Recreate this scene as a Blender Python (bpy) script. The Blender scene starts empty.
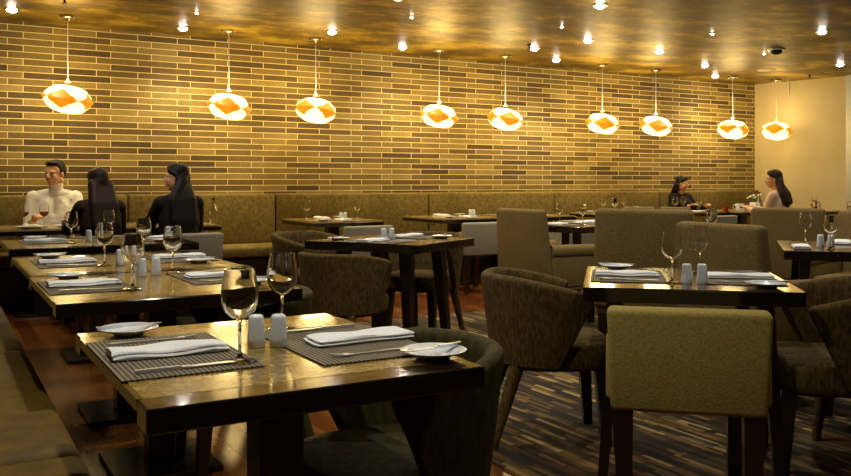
import bpy, bmesh, math, random
from mathutils import Vector, Matrix
random.seed(7)
R = math.radians
PI = math.pi
COL = bpy.context.scene.collection
sc = bpy.context.scene

# ------------------------------------------------------------------ materials
MATS = {}
def nodes_of(name):
    m = bpy.data.materials.new(name); m.use_nodes = True
    nt = m.node_tree; nt.nodes.clear()
    out = nt.nodes.new('ShaderNodeOutputMaterial')
    b = nt.nodes.new('ShaderNodeBsdfPrincipled')
    nt.links.new(b.outputs[0], out.inputs[0])
    MATS[name] = m
    return m, nt, b
def setp(b, **k):
    for n, v in k.items():
        n = n.replace('_', ' ')
        if n in b.inputs:
            s = b.inputs[n]
            s.default_value = (*v, 1) if isinstance(v, tuple) and len(v) == 3 else v
def texco(nt, scale=(1, 1, 1), rot=(0, 0, 0), out='Object'):
    t = nt.nodes.new('ShaderNodeTexCoord'); mp = nt.nodes.new('ShaderNodeMapping')
    mp.inputs['Scale'].default_value = scale; mp.inputs['Rotation'].default_value = rot
    nt.links.new(t.outputs[out], mp.inputs[0]); return mp.outputs[0]
def noise(nt, vec, scale, detail=4, rough=.6):
    n = nt.nodes.new('ShaderNodeTexNoise'); n.inputs['Scale'].default_value = scale
    n.inputs['Detail'].default_value = detail; n.inputs['Roughness'].default_value = rough
    nt.links.new(vec, n.inputs['Vector']); return n.outputs['Fac']
def ramp(nt, fac, stops, interp='LINEAR'):
    r = nt.nodes.new('ShaderNodeValToRGB'); cr = r.color_ramp; cr.interpolation = interp
    while len(cr.elements) < len(stops): cr.elements.new(.5)
    for e, (p, c) in zip(cr.elements, stops): e.position = p; e.color = (*c, 1)
    nt.links.new(fac, r.inputs[0]); return r.outputs[0]
def mix(nt, fac, a, b, mode='MIX'):
    m = nt.nodes.new('ShaderNodeMix'); m.data_type = 'RGBA'; m.blend_type = mode
    for s, v in ((m.inputs[0], fac), (m.inputs[6], a), (m.inputs[7], b)):
        if isinstance(v, (int, float)): s.default_value = v
        elif isinstance(v, tuple): s.default_value = (*v, 1)
        else: nt.links.new(v, s)
    return m.outputs[2]
def bump(nt, b, h, strength=.3, dist=.01, invert=False):
    n = nt.nodes.new('ShaderNodeBump'); n.inputs['Strength'].default_value = strength
    n.inputs['Distance'].default_value = dist; n.invert = invert
    nt.links.new(h, n.inputs['Height']); nt.links.new(n.outputs[0], b.inputs['Normal'])
def simple(name, col, rough=.5, **k):
    m, nt, b = nodes_of(name); setp(b, Base_Color=col, Roughness=rough, **k); return m
def fabric(name, c1, c2, scale=60, rough=.9, bs=.5, stretch=(1, 1, .35)):
    m, nt, b = nodes_of(name)
    v = texco(nt, stretch)
    n1 = noise(nt, v, scale, 3); v2 = texco(nt); n2 = noise(nt, v2, 3, 3)
    c = ramp(nt, n1, [(.35, c1), (.65, c2)])
    c = mix(nt, .25, c, ramp(nt, n2, [(.3, c1), (.7, c2)]))
    nt.links.new(c, b.inputs['Base Color']); setp(b, Roughness=rough, Specular_IOR_Level=.2)
    bump(nt, b, n1, bs, .004); return m
fabric('chenille', (.030, .019, .005), (.14, .092, .027), 75, bs=.8)
fabric('olive_velvet', (.016, .013, .002), (.055, .046, .007), 50, .75)
fabric('taupe_weave', (.125, .084, .030), (.25, .175, .068), 110, stretch=(1, 1, 1))
fabric('khaki_weave', (.21, .165, .044), (.35, .28, .08), 120, stretch=(1, 1, 1))
fabric('slate_weave', (.17, .16, .12), (.30, .285, .22), 110, stretch=(1, 1, 1))
fabric('banquette_cloth', (.12, .085, .017), (.24, .175, .048), 26, .7, stretch=(1, 1, 1))
fabric('bench_leather', (.085, .050, .006), (.14, .085, .011), 14, .62, .3, (1, 1, 1))
fabric('cream_knit', (.78, .76, .68), (.90, .88, .80), 80, stretch=(1, 1, 1))
fabric('black_cloth', (.006, .006, .006), (.014, .013, .012), 60, .8)
fabric('brown_cloth', (.018, .010, .006), (.03, .018, .01), 60, .8)
fabric('beige_cloth', (.62, .43, .30), (.76, .56, .41), 60, .8, .3)
fabric('dark_denim', (.01, .012, .018), (.02, .022, .03), 60, .8)
fabric('linen', (.74, .77, .84), (.84, .88, .95), 90, .8, .25, (1, 1, 1))
simple('dark_wood', (.012, .007, .004), .28, Coat_Weight=.3, Coat_Roughness=.1)
simple('black_lacquer', (.01, .006, .004), .14, Coat_Weight=.6, Coat_Roughness=.05)
simple('ceramic', (.76, .83, .94), .18, Coat_Weight=.4)
simple('steel', (.72, .80, .92), .3, Metallic=1.0)
simple('chrome', (.7, .66, .58), .12, Metallic=1.0)
simple('iron_plate', (.02, .016, .012), .22, Metallic=.4)
simple('skin_light', (.66, .36, .22), .5, Subsurface_Weight=.05)
simple('skin_tan', (.50, .27, .16), .5, Subsurface_Weight=.05)
simple('hair_black', (.006, .004, .003), .6, Specular_IOR_Level=.25)
simple('hair_brown', (.02, .009, .005), .6, Specular_IOR_Level=.25)
simple('eye_white', (.8, .78, .74), .2)
simple('lip', (.42, .12, .09), .4)
simple('teeth', (.85, .82, .75), .3)
simple('black_plastic', (.012, .012, .012), .3)
simple('beer', (.75, .38, .05), .05, Transmission_Weight=.6, IOR=1.33)
simple('rose_drink', (.65, .07, .03), .05, Transmission_Weight=.6, IOR=1.33)
simple('tea', (.30, .12, .02), .1)
simple('green_leaf', (.06, .12, .02), .5)
simple('petal', (.75, .7, .5), .6)
simple('red_glass', (.55, .03, .01), .1, Transmission_Weight=.4)
m, nt, b = nodes_of('glass'); setp(b, Base_Color=(1, 1, 1), Roughness=0.0, Transmission_Weight=1.0, IOR=1.45)
def emit(name, col, s, base=(.8, .8, .8)):
    m, nt, b = nodes_of(name); setp(b, Base_Color=base, Roughness=.6, Emission_Color=col, Emission_Strength=s); return m
emit('bulb', (1, .93, .78), 90)
emit('shade_white', (1, .80, .34), 2.3, (.9, .8, .6))
m, nt, b = nodes_of('shade_veneer')
v = texco(nt, (1, 1, 6)); n = noise(nt, v, 9, 3)
c = ramp(nt, n, [(.3, (1, .27, .004)), (.7, (1, .36, .008))])
nt.links.new(c, b.inputs['Emission Color']); setp(b, Base_Color=(.4, .17, .01), Roughness=.5, Emission_Strength=.85)

# brick wall (object coordinates: x along the wall, z up)
m, nt, b = nodes_of('brick')
tc = nt.nodes.new('ShaderNodeTexCoord'); sx = nt.nodes.new('ShaderNodeSeparateXYZ'); cx = nt.nodes.new('ShaderNodeCombineXYZ')
nt.links.new(tc.outputs['Object'], sx.inputs[0]); nt.links.new(sx.outputs[0], cx.inputs[0]); nt.links.new(sx.outputs[2], cx.inputs[1])
br = nt.nodes.new('ShaderNodeTexBrick'); nt.links.new(cx.outputs[0], br.inputs['Vector'])
br.offset = .34; br.offset_frequency = 2; br.squash = 1
for k, val in (('Color1', (0, 0, 0, 1)), ('Color2', (1, 1, 1, 1)), ('Mortar', (.5, .5, .5, 1)), ('Scale', 1.0), ('Mortar Size', .0042), ('Mortar Smooth', .15), ('Bias', 0.0), ('Brick Width', .405), ('Row Height', .065)):
    br.inputs[k].default_value = val
tone = ramp(nt, br.outputs['Color'], [(0, (.075, .048, .016)), (.16, (.12, .080, .024)), (.38, (.175, .122, .034)), (.62, (.24, .172, .048)), (1, (.34, .255, .080))])
nz = noise(nt, tc.outputs['Object'], 38, 5); nz2 = noise(nt, tc.outputs['Object'], 6, 3)
tone = mix(nt, .55, tone, ramp(nt, nz, [(.3, (.55, .52, .45)), (.7, (1.15, 1.1, 1.0))]), 'MULTIPLY')
tone = mix(nt, .4, tone, ramp(nt, nz2, [(.3, (.7, .65, .55)), (.7, (1.2, 1.2, 1.1))]), 'MULTIPLY')
colr = mix(nt, br.outputs['Fac'], tone, (.82, .65, .29))
nt.links.new(colr, b.inputs['Base Color']); setp(b, Roughness=.75)
bump(nt, b, br.outputs['Fac'], .6, .006, True)

# ceiling: mottled gold leaf
m, nt, b = nodes_of('gold_leaf')
v = texco(nt, (1, 1.6, 1)); n1 = noise(nt, v, 1.6, 6, .7); n2 = noise(nt, v, 14, 4, .7)
c = ramp(nt, n1, [(.34, (.06, .034, .004)), (.5, (.22, .14, .012)), (.64, (.62, .43, .05))])
c = mix(nt, .5, c, ramp(nt, n2, [(.3, (.4, .4, .4)), (.7, (1.3, 1.3, 1.2))]), 'MULTIPLY')
nt.links.new(c, b.inputs['Base Color']); setp(b, Metallic=.4, Roughness=.46); bump(nt, b, n2, .25, .004)

m, nt, b = nodes_of('cream_plaster')
v = texco(nt); n1 = noise(nt, v, 2.2, 4); c = ramp(nt, n1, [(.3, (.60, .50, .28)), (.7, (.68, .58, .34))])
nt.links.new(c, b.inputs['Base Color']); setp(b, Roughness=.55)
simple('umber_plaster', (.10, .06, .03), .6)
simple('grey_metal', (.42, .43, .42), .35, Metallic=.4)

# timber floor
m, nt, b = nodes_of('timber')
v = texco(nt, (1, 1, 1), (0, 0, R(90)))
br = nt.nodes.new('ShaderNodeTexBrick'); nt.links.new(v, br.inputs['Vector']); br.offset = .37; br.offset_frequency = 3
for k, val in (('Color1', (0, 0, 0, 1)), ('Color2', (1, 1, 1, 1)), ('Mortar', (0, 0, 0, 1)), ('Scale', 1.0), ('Mortar Size', .0016), ('Brick Width', 1.1), ('Row Height', .11)):
    br.inputs[k].default_value = val
c = ramp(nt, br.outputs['Color'], [(0, (.08, .022, .004)), (.5, (.15, .046, .008)), (1, (.24, .085, .015))])
v2 = texco(nt, (9, 1.2, 1)); n1 = noise(nt, v2, 5, 6); c = mix(nt, .6, c, ramp(nt, n1, [(.3, (.5, .45, .4)), (.7, (1.2, 1.15, 1.1))]), 'MULTIPLY')
nt.links.new(c, b.inputs['Base Color']); setp(b, Roughness=.22); bump(nt, b, br.outputs['Fac'], .3, .002, True)

# rug with streaks that run along y
m, nt, b = nodes_of('streak_rug')
v = texco(nt, (1, 1, 1), (0, 0, R(90)))
def streak(w, h, off, frq, stops):
    br = nt.nodes.new('ShaderNodeTexBrick'); nt.links.new(v, br.inputs['Vector']); br.offset = off; br.offset_frequency = frq; br.squash = .6; br.squash_frequency = 3
    for k, val in (('Color1', (0, 0, 0, 1)), ('Color2', (1, 1, 1, 1)), ('Mortar', (.3, .3, .3, 1)), ('Scale', 1.0), ('Mortar Size', .0), ('Brick Width', w), ('Row Height', h)):
        br.inputs[k].default_value = val
    return ramp(nt, br.outputs['Color'], stops, 'CONSTANT')
c1 = streak(.27, .024, .37, 2, [(0, (.018, .010, .003)), (.18, (.115, .072, .022)), (.38, (.04, .024, .007)), (.52, (.19, .13, .045)), (.68, (.10, .045, .010)), (.82, (.34, .27, .14)), (.92, (.012, .008, .003))])
c2 = streak(.36, .052, .61, 3, [(0, (.25, .22, .18)), (.35, (1, .87, .62)), (.6, (.55, .43, .26)), (.8, (1.2, 1.05, .78))])
c = mix(nt, .9, c1, c2, 'MULTIPLY')
n1 = noise(nt, texco(nt), 220, 2)
nt.links.new(c, b.inputs['Base Color']); setp(b, Roughness=.95); bump(nt, b, n1, .6, .006)

# golden granite
m, nt, b = nodes_of('granite')
v = texco(nt); n1 = noise(nt, v, 42, 5, .8); n2 = noise(nt, v, 9, 4)
c = ramp(nt, n1, [(.32, (.07, .044, .010)), (.5, (.21, .145, .034)), (.68, (.46, .34, .115))])
c = mix(nt, .5, c, ramp(nt, n2, [(.3, (.65, .6, .5)), (.7, (1.15, 1.1, 1.0))]), 'MULTIPLY')
nt.links.new(c, b.inputs['Base Color']); setp(b, Roughness=.24, Coat_Weight=.3, Coat_Roughness=.05)
# veined walnut top
m, nt, b = nodes_of('walnut')
v = texco(nt, (2, 14, 2)); n1 = noise(nt, v, 3, 5)
c = ramp(nt, n1, [(.3, (.045, .026, .01)), (.7, (.14, .09, .035))])
nt.links.new(c, b.inputs['Base Color']); setp(b, Roughness=.16, Coat_Weight=.5, Coat_Roughness=.05)
m, nt, b = nodes_of('pale_top')
v = texco(nt, (1, 5, 1)); n1 = noise(nt, v, 6, 4)
c = ramp(nt, n1, [(.3, (.30, .20, .075)), (.7, (.45, .33, .14))])
nt.links.new(c, b.inputs['Base Color']); setp(b, Roughness=.2, Coat_Weight=.4)
# striped woven placemat
m, nt, b = nodes_of('mat_weave')
tc = nt.nodes.new('ShaderNodeTexCoord')
w = nt.nodes.new('ShaderNodeTexWave'); w.wave_type = 'BANDS'; w.bands_direction = 'X'; w.inputs['Scale'].default_value = 30; nt.links.new(tc.outputs['Object'], w.inputs['Vector'])
w2 = nt.nodes.new('ShaderNodeTexWave'); w2.wave_type = 'BANDS'; w2.bands_direction = 'Y'; w2.inputs['Scale'].default_value = 70; nt.links.new(tc.outputs['Object'], w2.inputs['Vector'])
c = ramp(nt, w.outputs['Fac'], [(.35, (.028, .021, .012)), (.6, (.22, .185, .12))])
c = mix(nt, .5, c, ramp(nt, w2.outputs['Fac'], [(.2, (.5, .5, .5)), (.7, (1.1, 1.1, 1.1))]), 'MULTIPLY')
nt.links.new(c, b.inputs['Base Color']); setp(b, Roughness=.7); bump(nt, b, w.outputs['Fac'], .5, .002)
M = MATS

# ------------------------------------------------------------------ mesh helpers
def V(*a): return Vector(a)
class MB:
    def __init__(s): s.bm = bmesh.new()
    def box(s, c, d, rz=0, ry=0, rx=0, bev=0, seg=3, top=(1, 1), bot=(1, 1)):
        """box centred on c with size d; top/bot scale the x,y of the end faces"""
        vs = []
        Rm = Matrix.Rotation(rz, 3, 'Z') @ Matrix.Rotation(ry, 3, 'Y') @ Matrix.Rotation(rx, 3, 'X')
        for z in (-1, 1):
            k = top if z > 0 else bot
            for x, y in ((-1, -1), (1, -1), (1, 1), (-1, 1)):
                vs.append(s.bm.verts.new(Vector(c) + Rm @ V(x * d[0] / 2 * k[0], y * d[1] / 2 * k[1], z * d[2] / 2)))
        fs = [s.bm.faces.new([vs[i] for i in q]) for q in ((3, 2, 1, 0), (4, 5, 6, 7), (0, 1, 5, 4), (1, 2, 6, 5), (2, 3, 7, 6), (3, 0, 4, 7))]
        if bev:
            es = {e for f in fs for e in f.edges}
            bmesh.ops.bevel(s.bm, geom=list(es), offset=bev, segments=seg, affect='EDGES', profile=.5)
        return s
    def leg(s, a, b_, ra, rb, n=4):
        """tapered bar from a to b_, square (n=4) or round"""
        a, b_ = Vector(a), Vector(b_)
        rings = []
        for p, r in ((a, ra), (b_, rb)):
            ring = []
            for i in range(n):
                t = 2 * PI * (i + .5) / n; k = math.sqrt(2) if n == 4 else 1
                ring.append(s.bm.verts.new(p + V(math.cos(t) * r * k, math.sin(t) * r * k, 0)))
            rings.append(ring)
        for i in range(n):
            s.bm.faces.new([rings[0][i], rings[0][(i + 1) % n], rings[1][(i + 1) % n], rings[1][i]])
        s.bm.faces.new(rings[0][::-1]); s.bm.faces.new(rings[1]); return s
    def lathe(s, prof, n=24, c=(0, 0, 0), sx=1, sy=1, cap=True):
        c = Vector(c); rings = []
        for r, z in prof:
            if r < 1e-6: rings.append([s.bm.verts.new(c + V(0, 0, z))])
            else: rings.append([s.bm.verts.new(c + V(math.cos(2 * PI * i / n) * r * sx, math.sin(2 * PI * i / n) * r * sy, z)) for i in range(n)])
        for A, B in zip(rings, rings[1:]):
            for i in range(n):
                j = (i + 1) % n
                if len(A) == 1 and len(B) == 1: break
                if len(A) == 1: s.bm.faces.new([A[0], B[j], B[i]])
                elif len(B) == 1: s.bm.faces.new([A[i], A[j], B[0]])
                else: s.bm.faces.new([A[i], A[j], B[j], B[i]])
        if cap:
            if len(rings[0]) > 1: s.bm.faces.new(rings[0][::-1])
            if len(rings[-1]) > 1: s.bm.faces.new(rings[-1])
        return s
    def tube(s, pts, r, n=8):
        pts = [Vector(p) for p in pts]; rings = []
        rr = r if isinstance(r, (list, tuple)) else [r] * len(pts)
        for k, p in enumerate(pts):
            d = (pts[min(k + 1, len(pts) - 1)] - pts[max(k - 1, 0)]).normalized()
            q = d.to_track_quat('Z', 'Y')
            rings.append([s.bm.verts.new(p + q @ V(math.cos(2 * PI * i / n) * rr[k], math.sin(2 * PI * i / n) * rr[k], 0)) for i in range(n)])
        for A, B in zip(rings, rings[1:]):
            for i in range(n): s.bm.faces.new([A[i], A[(i + 1) % n], B[(i + 1) % n], B[i]])
        s.bm.faces.new(rings[0][::-1]); s.bm.faces.new(rings[-1]); return s
    def ell(s, c, r, rot=None, sub=3):
        mt = Matrix.Translation(Vector(c)) @ (rot.to_4x4() if rot else Matrix.Identity(4)) @ Matrix.Diagonal((*r, 1))
        bmesh.ops.create_icosphere(s.bm, subdivisions=sub, radius=1, matrix=mt); return s
    def cap(s, a, b_, ra, rb, n=14):
        a, b_ = Vector(a), Vector(b_)
        s.ell(a, (ra,) * 3, sub=2); s.ell(b_, (rb,) * 3, sub=2); s.tube([a, b_], [ra, rb], n); return s
    def grid(s, f, nu, nv, closeu=False):
        vs = [[s.bm.verts.new(f(i / (nu if closeu else nu - 1), j / (nv - 1))) for j in range(nv)] for i in range(nu)]
        for i in range(nu if closeu else nu - 1):
            for j in range(nv - 1):
                s.bm.faces.new([vs[i][j], vs[(i + 1) % nu][j], vs[(i + 1) % nu][j + 1], vs[i][j + 1]])
        return vs
    def build(s, name, mat, parent=None, smooth=True, loc=(0, 0, 0), rz=0, angle=40, mods=()):
        bmesh.ops.recalc_face_normals(s.bm, faces=s.bm.faces)
        me = bpy.data.meshes.new(name); s.bm.to_mesh(me); s.bm.free()
        me.materials.append(M[mat] if isinstance(mat, str) else mat)
        o = bpy.data.objects.new(name, me); COL.objects.link(o)
        o.location = loc; o.rotation_euler = (0, 0, rz)
        if smooth:
            me.polygons.foreach_set('use_smooth', [True] * len(me.polygons))
            try: me.set_sharp_from_angle(angle=R(angle))
            except Exception: pass
        if parent: o.parent = parent
        for kind, kw in mods:
            md = o.modifiers.new(kind.lower(), kind)
            for k, v_ in kw.items(): setattr(md, k, v_)
        return o
def tag(o, label=None, cat=None, group=None, kind=None):
    for k, v_ in (('label', label), ('category', cat), ('group', group), ('kind', kind)):
        if v_: o[k] = v_
    return o
def empty(name, loc, rz=0, label=None, cat=None, group=None):
    o = bpy.data.objects.new(name, None); COL.objects.link(o); o.empty_display_size = .1
    o.location = loc; o.rotation_euler = (0, 0, rz); return tag(o, label, cat, group)
def copy_tree(o, parent=None):
    c = o.copy(); COL.objects.link(c)
    if parent: c.parent = parent
    for ch in list(o.children): copy_tree(ch, c)
    return c
PROTO = {}
def inst(kind, maker, loc, rz, label, cat, group=None):
    """first use keeps the prototype itself, later uses copy it with its parts"""
    if kind not in PROTO: o = PROTO[kind] = maker()
    else: o = copy_tree(PROTO[kind])
    o.location = loc; o.rotation_euler = (0, 0, rz)
    for k in ('label', 'category', 'group'):
        if k in o: del o[k]
    return tag(o, label, cat, group)
def struct(o): o['kind'] = 'structure'; return o

# ------------------------------------------------------------------ the room
CZ = 2.70; WY = 9.12
struct(MB().box((6.5, 3.2, -.05), (15, 13, .1)).build('floor', 'timber', smooth=False))
struct(MB().box((6.5, 3.2, CZ + .05), (15, 13, .1)).build('ceiling', 'gold_leaf', smooth=False))
struct(MB().box((0, .1, CZ / 2), (12.3, .2, CZ)).build('wall_back', 'brick', smooth=False, loc=(5.2, WY, 0)))
struct(MB().box((-.55, 3.2, CZ / 2), (.1, 12.8, CZ)).build('wall_left', 'umber_plaster', smooth=False))
struct(MB().box((6.5, -3.2, CZ / 2), (15, .1, CZ)).build('wall_front', 'umber_plaster', smooth=False))
ang = math.atan2(-1.0, .20)
L = 12.6
struct(MB().box((L / 2, .06, CZ / 2), (L, .12, CZ)).build('wall_right', 'cream_plaster', smooth=False, loc=(11.33, WY, 0), rz=ang))
dr = V(math.cos(ang), math.sin(ang), 0)
p = V(11.33, WY, 0) + dr * 1.63
struct(MB().box((0, -.05, CZ / 2), (.35, .12, CZ - .004)).build('column', 'grey_metal', smooth=False, loc=p, rz=ang))
rug = tag(MB().box((6.7, 1.9, .005), (9.5, 8.6, .010)).build('area_rug', 'streak_rug', smooth=False), 'brown and cream streaked area rug covering the floor under the right-hand tables', 'rug')

# conduit drop on the cream wall
q = V(11.33, WY, 0) + dr * .55
cd = MB().tube([(0, 0, CZ), (0, 0, CZ - .10), (.01, 0, CZ - .22)], .006, 6)
tag(cd.build('cable', 'ceramic', loc=q + V(-.02, -.02, 0)), 'thin pale cable dropping from the ceiling down the cream wall', 'cable')

# ------------------------------------------------------------------ banquette on the brick wall
bq = empty('banquette', (0, 0, 0), label='long gold upholstered banquette running along the foot of the brick wall', cat='banquette')
seams = [-.48, .08, 1.69, 3.25, 5.2, 7.13, 9.05, 11.2]
for a, b_ in zip(seams, seams[1:]):
    MB().box(((a + b_) / 2, 9.0, .74), (b_ - a - .008, .17, .55), bev=.03).build('back_panel', 'banquette_cloth', bq)
    MB().box(((a + b_) / 2, 8.69, .42), (b_ - a - .008, .46, .12), bev=.035).build('seat_cushion', 'banquette_cloth', bq)
MB().box((5.4, 8.76, .17), (11.6, .52, .34)).build('plinth', 'dark_wood', bq, smooth=False)

# left bench
bn = empty('bench', (0, 0, 0), label='brown leather bench seat running along the left beside the stone tables', cat='bench')
ys = [-.8, .75, 2.33, 3.86, 5.4, 6.9]
for a, b_ in zip(ys, ys[1:]):
    MB().box((.05, (a + b_) / 2, .385), (.56, b_ - a - .012, .13), bev=.035).build('seat_cushion', 'bench_leather', bn)
    MB().box((-.33, (a + b_) / 2, .68), (.18, b_ - a - .012, .56), bev=.04).build('back_panel', 'bench_leather', bn)
MB().box((-.03, 3.05, .16), (.52, 7.7, .32)).build('plinth', 'dark_wood', bn, smooth=False)
MB().box((.02, 6.98, .45), (.64, .06, .9), bev=.02).build('end_panel', 'khaki_weave', bn)

# ------------------------------------------------------------------ tables
def stone_table(w, d, label, loc, group=None, pz=None, top='granite', mats=('black_lacquer',), left=.012, col=(0, 0)):
    """w along x, d along y, origin under the centre of the top"""
    t = empty('dining_table', loc, label=label, cat='table', group=group)
    lf, rt, fb = left, .065, .082
    MB().box(((lf - rt) / 2, 0, .741), (w - lf - rt, d - 2 * fb, .018)).build('stone_inlay', top, t, smooth=False)
    f = MB()
    f.box((0, -d / 2 + fb / 2, .727), (w, fb - .0006, .046), bev=.004, seg=2).box((0, d / 2 - fb / 2, .727), (w, fb - .0006, .046), bev=.004, seg=2)
    f.box((w / 2 - rt / 2, 0, .727), (rt, d - 2 * fb, .046)).box((-w / 2 + lf / 2, 0, .739), (lf, d - 2 * fb, .022))
    f.box(((lf - rt) / 2 + .02, 0, .717), (w - lf - rt - .04, d - 2 * fb, .026))
    f.build('top_frame', mats[0], t, smooth=False)
    MB().box((col[0], col[1], .364), (.105, .105, .676), bev=.004, seg=1).build('column_post', 'dark_wood', t, smooth=False)
    MB().box((col[0], col[1], .013), (.40, .42, .022), bev=.004, seg=2).build('base_plate', 'iron_plate', t, smooth=False)
    return t
T1 = (.655, 1.90); T2 = (.745, 3.34); T3 = (.79, 4.32); T4 = (.92, 5.90)
stone_table(.69, .84, 'nearest table, small, golden stone top framed in dark lacquer', (*T1, 0), 'stone-topped tables along the left bench', col=(.035, .0))
stone_table(.83, .88, 'stone-topped table just behind the nearest one along the bench', (*T2, 0), 'stone-topped tables along the left bench', col=(.04, .16))
stone_table(.90, 1.04, 'third stone-topped table from the front along the left bench', (*T3, 0), 'stone-topped tables along the left bench', col=(.03, .06))
stone_table(1.10, .90, 'farthest stone-topped table on the bench, before the seated black-clad women', (*T4, 0), 'stone-topped tables along the left bench')

def leg_table(w, d, label, loc, rz, top='walnut', inset=.12, th=.028):
    t = empty('dining_table', loc, rz, label, 'table', 'four-legged tables on the open floor')
    MB().box((0, 0, .741), (w - .10, d - .10, .018)).build('top_panel', top, t, smooth=False)
    f = MB()
    for s_ in (-1, 1):
        f.box((0, s_ * (d / 2 - .025), .723), (w, .05, .054), bev=.004, seg=2)
        f.box((s_ * (w / 2 - .025), 0, .723), (.05, d - .1, .054))
    f.box((0, 0, .714), (w - .1, d - .1, .034))
    f.build('top_frame', 'black_lacquer', t, smooth=False)
    for sx_ in (-1, 1):
        for sy_ in (-1, 1):
            MB().leg((sx_ * (w / 2 - inset), sy_ * (d / 2 - inset), .697), (sx_ * (w / 2 - inset + .05), sy_ * (d / 2 - inset + .05), .012), th, th * .62).build('leg', 'dark_wood', t, smooth=False)
    return t
M1 = (2.68, 5.10, R(31)); T5 = (2.62, 2.46, R(-42)); N1 = (5.10, 6.14, R(12)); Q1 = (4.76, 4.46, R(30)); T7 = (4.80, 3.10, R(-50)); S1 = (7.75, 5.30, R(20))
leg_table(.80, .86, 'dark table standing diagonally in the middle, near the brown armless chairs', (M1[0], M1[1], 0), M1[2], inset=.19, th=.038)
leg_table(.77, .80, 'dark glossy table at right with glowing reflections, behind the square khaki chair', (T5[0], T5[1], 0), T5[2])
leg_table(.86, .86, 'dark table partly hidden right of the tall armchair in the middle', (N1[0], N1[1], 0), N1[2])
leg_table(.86, .86, 'dark table hidden behind the pair of tall grey-brown armchairs', (Q1[0], Q1[1], 0), Q1[2])
leg_table(.90, .90, 'dark table at the right edge carrying two glasses and white shakers', (T7[0], T7[1], 0), T7[2])
leg_table(.90, .90, 'dark table at the far right edge beyond the tall armchair', (S1[0], S1[1], 0), S1[2])

def wall_table(w, d, label, loc, top='pale_top'):
    t = empty('dining_table', loc, 0, label, 'table', 'tables drawn up to the wall banquette')
    MB().box((0, 0, .743), (w - .02, d - .02, .014)).build('top_panel', top, t, smooth=False)
    MB().box((0, 0, .717), (w, d, .038), bev=.004, seg=2).build('top_frame', 'black_lacquer', t, smooth=False)
    MB().box((0, 0, .36), (.12, .12, .68), bev=.004, seg=1).build('column_post', 'dark_wood', t, smooth=False)
    MB().box((0, 0, .013), (.44, .44, .022), bev=.004, seg=2).build('base_plate', 'iron_plate', t, smooth=False)
    MB().tube([(-w / 2 + .03, -d * .25, .70), (-w / 2 + .03, -d * .25, .675), (-w / 2 + .03, -d * .25 + .06, .675), (-w / 2 + .03, -d * .25 + .06, .70)], .005, 6).build('bag_hook', 'black_plastic', t)
    return t
WT = {}
for k, x, y, w, d, lab in (
    ('A', .80, 8.08, .96, .84, 'banquette table in front of the man in the cream sweater'),
    ('B', 1.79, 8.08, .96, .84, 'banquette table carrying the water bottle, by the woman in profile'),
    ('C', 3.58, 8.15, .76, .90, 'banquette table on its own beneath the third pendant from the left'),
    ('D', 5.08, 8.15, .84, .90, 'banquette table above the pale square chair, left of the tall armchair'),
    ('E', 6.05, 8.15, .86, .90, 'banquette table behind the tall middle armchair'),
    ('F', 7.56, 8.15, .90, .90, 'banquette table topped by a cluster of empty glasses'),
    ('G', 8.62, 8.15, .90, .84, 'banquette table left of the woman in black by the far corner'),
    ('H', 9.62, 7.98, .96, .84, 'banquette table between the two women in the far right corner'),
    ('I', 10.62, 7.60, .80, .80, 'farthest table, by the cream wall, with a small brown bowl')):
    wall_table(w, d, lab, (x, y, 0)); WT[k] = (x, y)

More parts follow.
